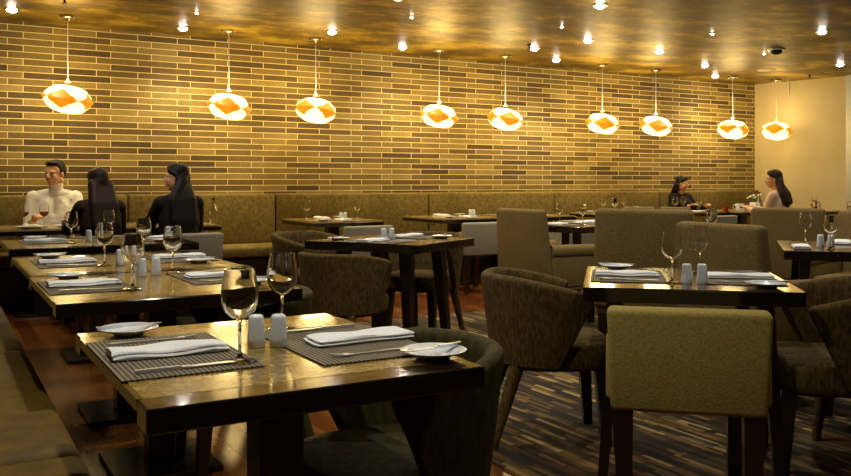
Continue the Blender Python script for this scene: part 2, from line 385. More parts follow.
# ------------------------------------------------------------------ chairs (all face +x, origin on the floor)
def barrel_chair(cloth, rearmat):
    t = empty('dining_chair', (0, 0, 0))
    # seat: rounded cushion
    prof = [(.0, .345), (.93, .345), (.985, .36), (1, .385), (1, .43), (.985, .452), (.93, .466), (.6, .474), (0, .476)]
    mb = MB()
    def sup(a, rx, ry, e=3.2):
        c, s_ = math.cos(a), math.sin(a)
        return abs(c) ** (2 / e) * math.copysign(rx, c), abs(s_) ** (2 / e) * math.copysign(ry, s_)
    def fs(u, v_):
        k = v_ * (len(prof) - 1); i = min(int(k), len(prof) - 2); fr = k - i
        r_ = prof[i][0] * (1 - fr) + prof[i + 1][0] * fr; z = prof[i][1] * (1 - fr) + prof[i + 1][1] * fr
        x, y = sup(u * 2 * PI, .245 * max(r_, .001), .245 * max(r_, .001)); return V(x + .02, y, z)
    mb.grid(fs, 40, len(prof), True)
    mb.build('seat', cloth, t, angle=60)
    # wrap-round back
    mb = MB()
    nz_, na = 12, 29
    def pt(h, a, side):
        z = .36 + h * .38
        ext = R(88 + 30 * h ** .9)
        th = a * ext
        dip = .075 * max(0, abs(a) - .35) ** 1.5 / .65 ** 1.5 * h
        r0 = .245 + .045 * h
        k = r0 + (.026 if side > 0 else -.026)
        x = -math.cos(th) * k * 1.0; y = math.sin(th) * k * 1.0
        return V(x, y, z - dip)
    cols = []
    for i in range(na):
        a = -1 + 2 * i / (na - 1); loop = []
        for j in range(nz_): loop.append(mb.bm.verts.new(pt(j / (nz_ - 1), a, 1)))
        o_, i_ = pt(1, a, 1), pt(1, a, -1); loop.append(mb.bm.verts.new((o_ * .7 + i_ * .3) + V(0, 0, .014))); loop.append(mb.bm.verts.new((o_ * .3 + i_ * .7) + V(0, 0, .014)))
        for j in range(nz_ - 1, -1, -1): loop.append(mb.bm.verts.new(pt(j / (nz_ - 1), a, -1)))
        cols.append(loop)
    n_ = len(cols[0])
    for i in range(na - 1):
        for j in range(n_): mb.bm.faces.new([cols[i][j], cols[i + 1][j], cols[i + 1][(j + 1) % n_], cols[i][(j + 1) % n_]])
    mb.bm.faces.new(cols[0]); mb.bm.faces.new(cols[-1][::-1])
    mb.build('backrest', cloth, t, angle=70, mods=(('BEVEL', dict(width=.008, segments=2, limit_method='ANGLE', angle_limit=R(50))),))
    for s_ in (-1, 1):
        l = MB().leg((-.17, s_ * .165, .37), (-.285, s_ * .20, .012), .034, .021, 12).build('leg', rearmat, t)
        l['label'] = 'rear leg wrapped in the seat fabric'
        l = MB().leg((.19, s_ * .17, .36), (.215, s_ * .185, .012), .030, .019).build('leg', 'dark_wood', t, smooth=False)
        l['label'] = 'dark wooden front leg'
    return t
def tall_armchair(cloth):
    t = empty('armchair', (0, 0, 0))
    def fb(u, v_):   # u round the outline, v up
        return V(0, 0, 0)
    mb = MB()
    mb.box((-.255, 0, .625), (.11, .62, .60), ry=R(-5), bev=.03, top=(.75, .93))
    mb.build('backrest', cloth, t, angle=50)
    MB().box((.03, 0, .34), (.56, .60, .12), bev=.015).build('seat_base', cloth, t, angle=50)
    MB().box((.05, 0, .435), (.50, .44, .10), bev=.03).build('seat_cushion', cloth, t, angle=50)
    for s_ in (-1, 1):
        mb = MB(); mb.box((.05, s_ * .27, .44), (.52, .075, .26), bev=.012); mb.tube([(-.21, s_ * .272, .595), (.31, s_ * .272, .585)], .054, 16)
        mb.build('armrest', cloth, t, angle=50)
    for sx_, sy_ in ((-1, -1), (-1, 1), (1, -1), (1, 1)):
        MB().leg((sx_ * .23, sy_ * .25, .29), (sx_ * .24 - (.03 if sx_ < 0 else 0), sy_ * .25, .012), .03, .02).build('leg', 'dark_wood', t, smooth=False)
    return t
def square_chair(cloth):
    t = empty('dining_chair', (0, 0, 0))
    MB().box((-.235, 0, .56), (.085, .51, .335), ry=R(-4), bev=.018, bot=(1, .95)).build('backrest', cloth, t, angle=50)
    MB().box((.03, 0, .425), (.48, .46, .09), bev=.025).build('seat', cloth, t, angle=50)
    for s_ in (-1, 1):
        MB().box((-.03, s_ * .236, .50), (.40, .045, .22), ry=R(9), bev=.016).build('armrest', cloth, t, angle=50)
    for sx_, sy_ in ((-1, -1), (-1, 1), (1, -1), (1, 1)):
        MB().leg((sx_ * .215, sy_ * .205, .40), (sx_ * .22, sy_ * .195, .012), .034, .021).build('leg', 'dark_wood', t, smooth=False)
    return t
def chair(kind, x, y, deg, label, k_=1.0):
    mk = {'brown': lambda: barrel_chair('chenille', 'chenille'), 'green': lambda: barrel_chair('olive_velvet', 'olive_velvet'),
          'tall': lambda: tall_armchair('taupe_weave'), 'square': lambda: square_chair('khaki_weave'), 'slate': lambda: square_chair('slate_weave')}[kind]
    g = {'brown': 'curved-back brown chairs', 'green': 'curved-back olive chairs at the stone tables', 'tall': 'tall-backed armchairs', 'square': 'square-backed khaki chairs', 'slate': 'square-backed grey chairs along the wall tables'}[kind]
    o = inst(kind + '_chair', mk, (x, y, 0), R(deg), label, 'armchair' if kind == 'tall' else 'chair', g)
    o.scale = (k_,) * 3; return o
chair('green', 1.04, 1.98, 180, 'olive velvet curved-back chair at the right end of the nearest table', .94)
chair('green', 1.06, 3.33, 180, 'olive velvet curved-back chair right of the second stone table from the front', .93)
chair('green', 1.14, 4.30, 180, 'olive velvet curved-back chair right of the third stone table from the front', .93)
chair('brown', 2.38, 3.01, -28, 'brown curved-back chair alone on the rug, facing right, centre foreground', .98)
chair('brown', 2.22, 4.84, 30, 'brown curved-back chair seen from behind at the diagonal middle table', .94)
chair('brown', 3.15, 5.50, 214, 'brown curved-back chair on the far right side of the diagonal middle table')
chair('brown', 2.50, 6.05, -62, 'brown curved-back chair beyond the left end of the diagonal middle table')
chair('brown', 3.04, 2.10, 140, 'brown curved-back chair at the lower right edge, facing the glossy table')
chair('brown', 3.66, 2.34, 30, 'brown curved-back chair at the right edge behind its nearer twin', .92)
chair('square', 2.265, 2.125, 47, 'square-backed khaki chair seen from behind in the right foreground')
chair('tall', 4.34, 5.52, 2, 'tall taupe armchair with its right arm showing, middle of the room')
chair('tall', 4.05, 4.04, 32, 'tall taupe armchair seen squarely from behind, beyond the glossy table at right', 1.05)
chair('tall', 3.80, 3.04, -3, 'tall taupe armchair with right arm showing, directly behind the glossy table')
chair('tall', 5.22, 5.18, 225, 'tall taupe armchair half hidden below the woman in black, right of centre')
chair('tall', 6.35, 4.70, 25, 'tall taupe armchair just in front of the woman in the beige jacket')
chair('tall', 5.62, 3.62, 190, 'tall taupe armchair cut by the right edge beyond the two glasses')
chair('slate', 1.76, 7.06, 95, 'grey square-backed chair of the woman in profile, left part of the room')
chair('slate', 1.12, 7.06, 95, 'grey square-backed chair of the woman seen from behind at left')
chair('slate', 3.52, 7.42, 92, 'grey square-backed chair just behind the diagonal middle table')
chair('slate', 4.86, 7.46, 90, 'pale grey square-backed chair left of the tall middle armchair')
chair('slate', 6.08, 7.40, 90, 'grey square-backed chair peeking out right of the tall middle armchair')
chair('slate', 8.36, 7.46, 95, 'grey square-backed chair in front of the woman in black at far right')
chair('slate', 9.08, 6.90, 84, 'grey square-backed chair under the woman in the beige jacket')
chair('slate', 10.35, 6.85, 80, 'dark chair standing by the farthest table near the cream wall')

# ------------------------------------------------------------------ table ware
def wine_glass(fill=None):
    t = empty('wine_glass', (0, 0, 0)); G = 1.04
    MB().lathe([(a * G, b_ * G) for a, b_ in [(.0, .0), (.034, .0), (.0345, .0015), (.02, .004), (.006, .009), (.0038, .02), (.0034, .055), (.0038, .078), (.007, .086), (.0, .0865)]], 28).build('foot_and_stem', 'glass', t, angle=80)
    outer = [(.004, .0866), (.016, .090), (.029, .101), (.0365, .117), (.0385, .133), (.0375, .150), (.034, .170), (.0305, .190)]
    outer = [(a * G, b_ * G) for a, b_ in outer]
    inner = [(max(r_ - .0022, .001), z + .0022) for r_, z in outer]; inner[-1] = (.0295 * G, .190 * G)
    MB().lathe([(0, .0866 * G)] + outer + inner[::-1] + [(0, inner[0][1])], 32, cap=False).build('bowl', 'glass', t, angle=80)
    if fill:
        o = MB().lathe([(a * G, b_ * G) for a, b_ in [(0, .0885), (.014, .0915), (.027, .102), (.0348, .117), (.0366, .128), (0, .128)]], 24, cap=False).build('drink', fill, t, angle=60)
    return t
def shaker(tall=1):
    t = empty('shaker', (0, 0, 0))
    MB().lathe([(0, 0), (.0205, 0), (.0215, .002), (.0205, .02), (.0175, .066), (.0165, .071), (.011, .0745), (0, .0755)], 20).build('body', 'ceramic', t, angle=50)
    mb = MB()
    for a in range(5): mb.lathe([(.0012, .0745), (.0012, .0757)], 6, c=(.005 * math.cos(a * 1.256), .005 * math.sin(a * 1.256), 0))
    mb.build('pour_holes', 'black_plastic', t)
    return t
def napkin_mesh(seed):
    rnd = random.Random(seed); mb = MB()
    L_, W_, n, k = .25, .098, 26, 14
    ph = rnd.uniform(0, 6)
    def layer(z0, th, l, w, ox, oy):
        def f(u, v_):
            a = v_ * 2 * PI; x = (u - .5) * l
            e = 2 / 4.2
            c_, s_ = math.cos(a), math.sin(a)
            y = math.copysign(abs(c_) ** e, c_) * w / 2; z = math.copysign(abs(s_) ** e, s_) * th / 2
            pin = 1 - .5 * max(0, abs(u - .5) * 2 - .93) / .07
            z *= pin
            z += .0022 * math.sin(u * 9 + ph + y * 30) * (1 if s_ > 0 else 0)
            return V(x + ox + .004 * math.sin(y * 60 + ph), y + oy + .0025 * math.sin(u * 8 + ph), z0 + th / 2 + z)
        vs = mb.grid(f, n, k + 1)
        mb.bm.faces.new([r_ for r_ in vs[0][:-1]]); mb.bm.faces.new([r_ for r_ in vs[-1][:-1]][::-1])
    layer(0, .011, L_, W_, 0, 0); layer(.0075, .011, L_ * .985, W_ * .93, -.004, .002)
    return mb
def napkin():
    return napkin_mesh(3).build('napkin', 'linen', angle=55)
def placemat():
    mb = MB().box((0, 0, .0012), (.29, .45, .0024), bev=.0008, seg=1)
    return mb.build('placemat', 'mat_weave', smooth=False)
def fork():
    mb = MB()
    pts = [(-.10, 0, .004), (-.06, 0, .0045), (0, 0, .004), (.045, 0, .0035)]
    for (a, b_, w0, w1) in ((pts[0], pts[1], .006, .0048), (pts[1], pts[2], .0048, .0028), (pts[2], pts[3], .0028, .0028)):
        prism(mb, a, b_, w0, w1, .0016)
    prism(mb, (.045, 0, .0035), (.062, 0, .005), .003, .0115, .0014); prism(mb, (.062, 0, .005), (.072, 0, .005), .0115, .0115, .0014)
    for k in range(4): prism(mb, (.072, -.009 + k * .006, .005), (.105, -.008 + k * .0053, .0085), .0018, .001, .0013)
    return mb.build('fork', 'steel', smooth=False)
def prism(mb, a, b_, wa, wb, th):
    a, b_ = Vector(a), Vector(b_); vs = []
    d = (b_ - a).normalized(); s_ = V(-d.y, d.x, 0).normalized() if abs(d.z) < .9 else V(0, 1, 0)
    for p_, w_ in ((a, wa), (b_, wb)):
        for sy_, sz_ in ((-1, -1), (1, -1), (1, 1), (-1, 1)): vs.append(mb.bm.verts.new(p_ + s_ * w_ * sy_ + V(0, 0, th * sz_)))
    for q_ in ((3, 2, 1, 0), (4, 5, 6, 7), (0, 1, 5, 4), (1, 2, 6, 5), (2, 3, 7, 6), (3, 0, 4, 7)): mb.bm.faces.new([vs[i] for i in q_])
def knife(k=1.0):
    mb = MB()
    prism(mb, (-.11 * k, 0, .005), (-.02 * k, 0, .005), .0055, .0045, .0035)
    prism(mb, (-.02 * k, 0, .005), (.0, 0, .005), .0045, .008, .0018)
    prism(mb, (.0, 0, .005), (.085 * k, .001, .005), .008, .0085, .0009)
    prism(mb, (.085 * k, .001, .005), (.115 * k, -.004, .005), .0085, .002, .0008)
    return mb.build('knife', 'steel', smooth=False)
def side_plate():
    return MB().lathe([(0, 0), (.036, 0), (.039, .003), (.051, .008), (.071, .0155), (.073, .0175), (.071, .0185), (.051, .0115), (.039, .006), (0, .0055)], 40).build('side_plate', 'ceramic', angle=50)
def butter_knife():
    return knife(.72)
TZ = .7512
def loc2(cx_, cy_, deg, fx, fy, z):
    a = R(deg); return (cx_ + fx * math.cos(a) - fy * math.sin(a), cy_ + fx * math.sin(a) + fy * math.cos(a), z)
def setting(cx_, cy_, deg, where, glass=True, plate=True, cut=True, mat=True, gl=(.14, -.20), pl=(.04, .31), jit=0, nx=0):
    """the diner faces deg; cx_,cy_ is the middle of the mat; +y is the diner's left"""
    z = TZ
    if mat:
        inst('mat', placemat, loc2(cx_, cy_, deg, 0, 0, z), R(deg), 'grey-brown striped placemat ' + where, 'placemat', 'woven striped placemats'); z += .0026
    inst('napkin', napkin, loc2(cx_, cy_, deg, nx, jit, z), R(deg + jit * 60), 'folded white napkin ' + where, 'napkin', 'folded white napkins')
    if cut:
        inst('fork', fork, loc2(cx_, cy_, deg, 0, .165, z - .0018), R(deg), 'steel fork ' + where, 'fork', 'forks')
        inst('knife', knife, loc2(cx_, cy_, deg, 0, -.175, z - .0012), R(deg), 'steel dinner knife ' + where, 'knife', 'dinner knives')
    if plate:
        x, y, _ = loc2(cx_, cy_, deg, *pl, TZ)
        inst('plate', side_plate, (x, y, TZ), 0, 'white side plate ' + where, 'plate', 'white side plates')
        if cut: inst('bknife', butter_knife, (x, y, TZ + .0165), R(deg + 8), 'small butter knife ' + where, 'knife', 'butter knives')
    if glass:
        x, y, _ = loc2(cx_, cy_, deg, *gl, TZ); zz = TZ + (.0026 if abs(gl[0]) < .145 and abs(gl[1]) < .225 and mat else 0)
        inst('glass', wine_glass, (x, y, zz), 0, 'empty wine glass ' + where, 'glass', 'empty wine glasses')
def shakers(x, y, dx, dy, where):
    inst('shaker', shaker, (x, y, TZ), 0, 'white porcelain shaker, left of a pair, ' + where, 'shaker', 'white salt and pepper shakers')
    inst('shaker', shaker, (x + dx, y + dy, TZ), 0, 'white porcelain shaker, right of a pair, ' + where, 'shaker', 'white salt and pepper shakers')
# nearest table
setting(.455, 1.93, 0, 'on the left side of the nearest table', gl=(.108, -.163), pl=(-.03, .31))
setting(.85, 1.87, 180, 'on the right side of the nearest table', gl=(.06, -.25), pl=(-.10, .26), nx=-.035, jit=.008)
shakers(.652, 1.922, .048, -.018, 'on the nearest table')
# second
setting(.485, 3.37, 0, 'on the left side of the second stone table', gl=(.13, -.20), pl=(-.02, .30))
setting(.99, 3.42, 180, 'on the right side of the second stone table', gl=(.12, -.22), pl=(-.05, .30), jit=.01)
shakers(.735, 3.60, .06, .015, 'on the second stone table')
# third
setting(.55, 4.36, 0, 'on the left side of the third stone table', gl=(.13, -.22), pl=(-.04, .36))
setting(1.07, 4.36, 180, 'on the right side of the third stone table', gl=(.12, -.24), pl=(-.03, .28), jit=-.01)
shakers(.745, 4.12, .07, .02, 'on the third stone table')
# fourth
setting(.62, 6.00, 0, 'on the left side of the farthest stone table', gl=(.13, -.22), pl=(-.03, .29))
setting(1.24, 5.92, 180, 'on the right side of the farthest stone table', gl=(.20, -.24), pl=(-.04, .28))
shakers(.87, 5.90, .06, .02, 'on the farthest stone table')
# glossy table at right
def onT(T, fx, fy): a = T[2]; return T[0] + fx * math.cos(a) - fy * math.sin(a), T[1] + fx * math.sin(a) + fy * math.cos(a)
x, y = onT(T5, -.215, 0.0); setting(x, y, -42, 'on the left of the glossy right-hand table', gl=(.16, -.21), pl=(-.04, .30))
x, y = onT(T5, .215, 0.0); setting(x, y, 138, 'on the right of the glossy right-hand table', gl=(.13, -.17), pl=(-.06, .27))
x, y = onT(T5, .0, -.20); shakers(x, y, .045, -.035, 'on the glossy right-hand table')
# diagonal middle table
x, y = onT(M1, -.26, -.02); setting(x, y, 30, 'on the near side of the diagonal middle table', glass=False, pl=(0, .28))
x, y = onT(M1, .26, .02); setting(x, y, 210, 'on the far side of the diagonal middle table', glass=False, pl=(-.02, .26))
x, y = onT(M1, -.02, .05); shakers(x, y, .05, -.02, 'on the diagonal middle table')
# others on the floor
x, y = onT(N1, -.24, -.02); setting(x, y, 12, 'on the table right of the middle armchair', pl=(0, .29), gl=(.13, -.2))
x, y = onT(N1, .24, .02); setting(x, y, 192, 'on the far side of the table beside the middle armchair', cut=False, pl=(0, .27), gl=(.13, -.2))
x, y = onT(Q1, -.24, 0); setting(x, y, 30, 'on the table between the two tall rear-facing armchairs', pl=(0, .29), gl=(.2, -.21))
x, y = onT(Q1, .26, 0); setting(x, y, 210, 'on the far side of the table hidden by armchairs', cut=False, pl=(0, .28), gl=(.05, -.25))
setting(4.41, 3.22, 40, 'on the near left of the right-edge table', glass=False, plate=False, mat=False, cut=False)
setting(4.96, 3.33, 215, 'on the far right of the right-edge table', glass=False, plate=False, mat=False, cut=False)
shakers(4.57, 3.21, .05, -.035, 'on the right-edge table')
inst('glass', wine_glass, (4.44, 3.05, TZ), 0, 'empty wine glass right of the shakers on the right-edge table', 'glass', 'empty wine glasses')
inst('glass', wine_glass, (4.72, 3.42, TZ), 0, 'empty wine glass left of the shakers on the right-edge table', 'glass', 'empty wine glasses')
x, y = onT(S1, -.24, -.05); setting(x, y, 20, 'on the far right table beyond the tall armchair', gl=(.13, .18), plate=False, mat=False)
x, y = onT(S1, .2, .05); setting(x, y, 200, 'on the far side of the far right table', cut=False, gl=(.13, .2), mat=False)
# banquette tables
def wset(k, where, **kw):
    x, y = WT[k]; setting(x, y - .28, 90, 'on the near side of ' + where, cut=False, mat=False, **kw)
    setting(x, y + .27, 270, 'on the banquette side of ' + where, cut=False, mat=False, **kw)
wset('C', 'the banquette table under the third pendant', pl=(-.02, .22), gl=(.12, -.22))
wset('D', 'the table above the pale grey chair', glass=False, pl=(0, .24))
wset('E', 'the table hidden behind the middle armchair', glass=False, pl=(0, .24))
wset('F', 'the table with the cluster of glasses', pl=(0, -.26), gl=(.10, .24))
wset('G', 'the table left of the woman in black', pl=(0, -.26), gl=(.12, .24))
for k, dx, dy, w_ in (('C', .06, -.1, 'on the lone banquette table'), ('D', .25, .05, 'on the banquette table above the pale grey chair'), ('F', .27, 0, 'beside the cluster of glasses'), ('A', -.40, -.05, 'left of the man in cream')):
    shakers(WT[k][0] + dx, WT[k][1] + dy, .05, .01, w_)
for i, (dx, dy) in enumerate(((-.18, -.1), (-.06, .02), (-.14, .14))):
    inst('glass', wine_glass, (WT['F'][0] + dx, WT['F'][1] + dy, TZ), 0, ['empty wine glass, nearest of the cluster on the far banquette table', 'empty wine glass, rightmost of the cluster on the far banquette table', 'empty wine glass at the back of the cluster on the far banquette table'][i], 'glass', 'empty wine glasses')

# ------------------------------------------------------------------ what the guests have in front of them
def drink(fill, x, y, lab): 
    inst('drink_' + fill, lambda: wine_glass(fill), (x, y, TZ), 0, lab, 'glass', 'filled stemmed glasses')
drink('beer', .66, 8.00, 'stemmed glass of amber beer before the man in cream, left one')
drink('rose_drink', .82, 8.02, 'stemmed glass of red drink before the man in cream')
drink('beer', 1.72, 8.12, 'stemmed glass of amber beer between the two dark-haired women')
drink('beer', .28 + .06, 8.15, 'stemmed glass of amber drink at the left edge of the photo')
def dinner(x, y, lab):
    t = empty('dinner_plate', (x, y, TZ), label=lab, cat='plate', group='plates of food')
    MB().lathe([(0, 0), (.07, 0), (.075, .003), (.12, .016), (.125, .019), (.12, .02), (.075, .008), (0, .007)], 36).build('dish', 'ceramic', t, angle=50)
    mb = MB(); rnd = random.Random(int(x * 100))
    for k in range(9): mb.ell((rnd.uniform(-.05, .05), rnd.uniform(-.05, .05), .018 + rnd.uniform(0, .012)), (.022, .018, .012), sub=2)
    mb.build('food', 'petal', t)
dinner(.70, 7.82, 'white plate of food nearest the man in cream')
dinner(1.0, 7.86, 'white plate of food before the woman seen from behind')
dinner(1.95, 7.95, 'white plate of food right of the woman in profile')
def bottle(x, y, lab, h=.24):
    t = empty('water_bottle', (x, y, TZ), label=lab, cat='bottle')
    k = h / .24
    MB().lathe([(0, 0), (.031, 0), (.033, .006), (.033, .12 * k), (.031, .14 * k), (.016, .185 * k), (.0125, .20 * k), (.0125, .222 * k), (0, .222 * k)], 24, cap=False).build('body', 'glass', t, angle=60)
    MB().lathe([(0, .2225 * k), (.014, .2225 * k), (.014, .242 * k), (0, .242 * k)], 18, cap=False).build('cap', 'black_plastic', t)
bottle(2.225, 7.76, 'clear water bottle with a dark cap standing right of the woman in profile')
bottle(9.88, 7.88, 'clear bottle with a dark cap before the woman in beige', .25)
drink('beer', 10.9, 7.75, 'small stemmed glass at the far end by the cream wall')
inst('glass', wine_glass, (8.78, 7.95, TZ), 0, 'empty wine glass standing in front of the woman in black', 'glass', 'empty wine glasses')
def mug(x, y, lab, mat='ceramic', r_=.042, h=.085, rz=0):
    t = empty('mug', (x, y, TZ), rz, lab, 'mug')
    MB().lathe([(0, 0), (r_ * .8, 0), (r_, .01), (r_ * 1.04, h), (r_ * .96, h), (r_ * .92, .012), (0, .01)], 24, cap=False).build('cup', mat, t)
    MB().tube([(r_ * .98, 0, h * .8), (r_ * 1.5, 0, h * .78), (r_ * 1.75, 0, h * .5), (r_ * 1.45, 0, h * .25), (r_ * .95, 0, h * .2)], .006, 8).build('handle', mat, t)
mug(9.42, 7.82, 'white mug on the table between the two far women', rz=R(150), r_=.055, h=.10)
t = empty('bowl', (10.60, 7.52, TZ), label='small brown bowl on the farthest table by the cream wall', cat='bowl')
MB().lathe([(0, 0), (.035, 0), (.045, .02), (.07, .09), (.064, .09), (.04, .022), (0, .012)], 24, cap=False).build('shell', 'tea', t)
t = empty('flower_pot', (9.72, 7.82, TZ), label='white pot of small flowers on the table before the woman in beige', cat='flower pot')
MB().box((0, 0, .055), (.10, .10, .11), bev=.008).build('pot', 'ceramic', t)
mb = MB(); rnd = random.Random(5)
for k in range(9): mb.tube([(0, 0, .10), (rnd.uniform(-.03, .03), rnd.uniform(-.03, .03), .15), (rnd.uniform(-.07, .07), rnd.uniform(-.07, .07), .20 + rnd.uniform(-.02, .03))], .003, 5)
mb.build('stems', 'green_leaf', t)
mb = MB()
for k in range(9): mb.ell((rnd.uniform(-.07, .07), rnd.uniform(-.07, .07), .20 + rnd.uniform(-.03, .03)), (.018, .018, .012), sub=1)
mb.build('blossom', 'petal', t)
t = empty('candle_holder', (9.12, 7.80, TZ), label='small dark red glass candle holder beside the white mug', cat='candle holder')
MB().lathe([(0, 0), (.03, 0), (.035, .01), (.035, .07), (.031, .07), (.03, .012), (0, .01)], 20, cap=False).build('cup', 'red_glass', t)

# ------------------------------------------------------------------ ceiling things
def pendant():
    t = empty('pendant_lamp', (0, 0, 0))       # origin at the ceiling
    MB().lathe([(0, 0), (.075, 0), (.078, -.006), (.078, -.026), (.070, -.032), (.016, -.034), (.012, -.045), (0, -.045)], 28).build('canopy', 'chrome', t, angle=40)
    zc = -.785; top = zc + .155
    MB().tube([(0, 0, -.04), (0, 0, top + .03)], .0035, 6).build('cord', 'ceramic', t)
    MB().lathe([(0, top + .05), (.010, top + .05), (.012, top + .02), (.03, top), (0, top - .005)], 14).build('socket_cap', 'chrome', t)
    RR, HH = .236, .128; nu, nv = 96, 40; TL = Matrix.Rotation(R(9), 3, 'X') @ Matrix.Rotation(R(5), 3, 'Y')
    def tri(th): x = (th / (PI / 2)) % 1; return 1 - abs(2 * x - 1)      # 0 at the tips, 1 mid diamond
    def rad(th, v_):
        a = abs(v_); q = tri(th)
        tip = 1 - q
        lobe = (1 - a ** 2.2) ** .62 * (1 - .14 * tip ** 2 * math.exp(-(a / .20) ** 2)) * .95
        flat = (1.02 - .50 * a) if a < .66 else (1.02 - .33) * max(1 - ((a - .66) / .34) ** 2, 0) ** .5
        w_ = q ** .7
        return max(RR * (lobe * (1 - w_) + flat * w_), .035)
    def P_(i, j):
        th = 2 * PI * i / nu; v_ = -1 + 2 * j / nv
        r_ = rad(th, v_ * .985); return TL @ V(r_ * math.cos(th), r_ * math.sin(th), HH * v_) + V(0, 0, zc)
    white = MB(); dia = [MB() for _ in range(4)]
    cache = [{}, {}, {}, {}, {}]
    def vert(mb, ca, i, j, off=0):
        i %= nu
        if (i, j) not in ca:
            p_ = P_(i, j)
            if off:
                d_ = V(p_.x, p_.y, 0).normalized(); p_ = p_ - d_ * off
            ca[(i, j)] = mb.bm.verts.new(p_)
        return ca[(i, j)]
    for i in range(nu):
        thm = 2 * PI * (i + .5) / nu; q = tri(thm)
        for j in range(nv):
            vm = -1 + 2 * (j + .5) / nv
            if abs(vm) < .73 * q + .02: k = int(i // (nu / 4)); mb_, ca, off = dia[k], cache[k], .006
            else: mb_, ca, off = white, cache[4], 0
            mb_.bm.faces.new([vert(mb_, ca, i, j, off), vert(mb_, ca, i + 1, j, off), vert(mb_, ca, i + 1, j + 1, off), vert(mb_, ca, i, j + 1, off)])
    white.build('lamp_shade', 'shade_white', t, angle=80, mods=(('SOLIDIFY', dict(thickness=.004)),))
    for d_ in dia: d_.build('veneer_panel', 'shade_veneer', t, angle=80, mods=(('SOLIDIFY', dict(thickness=.003)),))
    return t
rot = [20, 22, 66, 8, 28, 12, 10, 60, 72]
PX = [1.08, 2.62, 3.58, 5.14, 6.09, 7.66, 8.63, 10.18, 11.05]
orde = ['first', 'second', 'third', 'fourth', 'fifth', 'sixth', 'seventh', 'eighth', 'ninth']
for k, x in enumerate(PX):
    inst('pendant', pendant, (x, 8.58 if k < 8 else 8.5, CZ), R(rot[k]), 'glowing white and orange folded pendant lamp, %s from the left' % orde[k], 'pendant lamp', 'row of pendant lamps')
    for e_, dz in ((11, .96), (17, .54)):       # light leaving the open bottom and the open top of the shade
        ld = bpy.data.lights.new('pendant_bulb', 'POINT'); ld.energy = e_ * (.35 if k == 8 else 1); ld.color = (1, .72, .28); ld.shadow_soft_size = .16
        lo = bpy.data.objects.new('pendant_bulb', ld); COL.objects.link(lo); lo.location = (x, 8.58 if k < 8 else 8.5, CZ - dz)

def downlight():
    t = empty('downlight', (0, 0, 0))
    MB().lathe([(.043, -.002), (.064, -.002), (.066, -.006), (.062, -.010), (.044, -.010), (.043, -.002)], 28, cap=False).build('trim_ring', 'chrome', t)
    MB().lathe([(0, -.003), (.042, -.003), (.040, -.018), (.024, -.030), (0, -.033)], 20, cap=False).build('bulb', 'bulb', t)
    return t
def spot(x, y, e, size=115, tilt=None, blend=.8, col=(1, .80, .50)):  # serves the ceiling fixtures and the added fill spots alike
    ld = bpy.data.lights.new('downlight_or_fill_beam', 'SPOT'); ld.energy = e; ld.color = col; ld.spot_size = R(size); ld.spot_blend = blend; ld.shadow_soft_size = .035
    lo = bpy.data.objects.new('downlight_or_fill_beam', ld); COL.objects.link(lo); lo.location = (x, y, CZ - .045)
    if tilt: lo.rotation_euler = (R(tilt[0]), R(tilt[1]), 0)
# fixtures the photo shows: (x, y, energy, label)
DL = [(.60, 8.50, 55, 'bright downlight at the top left corner of the photo'),
      (2.17, 8.66, 70, 'bright downlight between the first and second pendant lamps'),
      (3.56, 8.10, 60, 'bright downlight just right of the third pendant canopy'),
      (4.67, 8.62, 70, 'bright downlight left of the fourth pendant lamp'),
      (6.04, 7.93, 55, 'bright downlight right of the fifth pendant canopy'),
      (6.86, 8.55, 120, 'bright downlight left of the sixth pendant canopy'),
      (6.21, 7.19, 55, 'bright downlight in front of the sixth pendant row'),
      (5.08, 5.72, 55, 'bright downlight at the top edge right of centre'),
      (8.88, 7.94, 60, 'upper of two stacked bright downlights left of the eighth pendant'),
      (9.90, 8.66, 70, 'lower of two stacked bright downlights left of the eighth pendant'),
      (10.35, 6.98, 70, 'bright downlight at the right edge above the cream wall'),
      (7.47, 7.37, 30, 'small downlight above the seventh pendant lamp'),
      (7.94, 5.56, 0, 'unlit recessed light at the upper right of the ceiling'),
      (3.37, 6.30, 45, 'downlight cut by the top edge of the photo')]
for x, y, e, lab in DL:
    inst('downlight', downlight, (x, y, CZ), 0, lab, 'downlight', 'recessed ceiling downlights')
    if e: spot(x, y, e)
def small_spot():
    t = empty('ceiling_spot', (0, 0, 0))
    MB().lathe([(.014, -.001), (.028, -.001), (.029, -.008), (.014, -.010)], 20, cap=False).build('trim_ring', 'chrome', t)
    MB().ell((0, 0, -.010), (.013, .013, .010), sub=2).build('bulb', 'bulb', t)
    return t
for x, y, lab in ((2.08, 7.80, 'tiny ceiling spot between first and second pendant canopies'), (3.89, 7.0, 'tiny ceiling spot near the top, right of the third pendant'), (7.05, 6.21, 'tiny ceiling spot high on the right'), (8.68, 6.85, 'tiny ceiling spot beside the smoke detector'), (5.43, 6.68, 'tiny ceiling spot left of the topmost right downlight')):
    inst('small_spot', small_spot, (x, y, CZ), 0, lab, 'ceiling spot', 'tiny ceiling spots')
    spot(x, y, 28, 100)
t = empty('smoke_detector', (8.55, 6.58, CZ), label='round smoke detector hanging from the ceiling at upper right', cat='smoke detector')
MB().lathe([(0, 0), (.10, 0), (.10, -.012), (.085, -.02), (0, -.02)], 28).build('base', 'steel', t)
MB().lathe([(0, -.02), (.07, -.021), (.06, -.05), (.03, -.068), (0, -.07)], 28, cap=False).build('sensor_cap', 'black_plastic', t)
def vent():
    t = empty('ceiling_vent', (0, 0, 0))
    MB().lathe([(.05, 0), (.12, 0), (.12, -.008), (.05, -.014)], 28, cap=False).build('ring', 'petal', t)
    MB().lathe([(0, -.004), (.048, -.004), (.045, -.012), (0, -.014)], 24, cap=False).build('disc', 'steel', t)
    return t
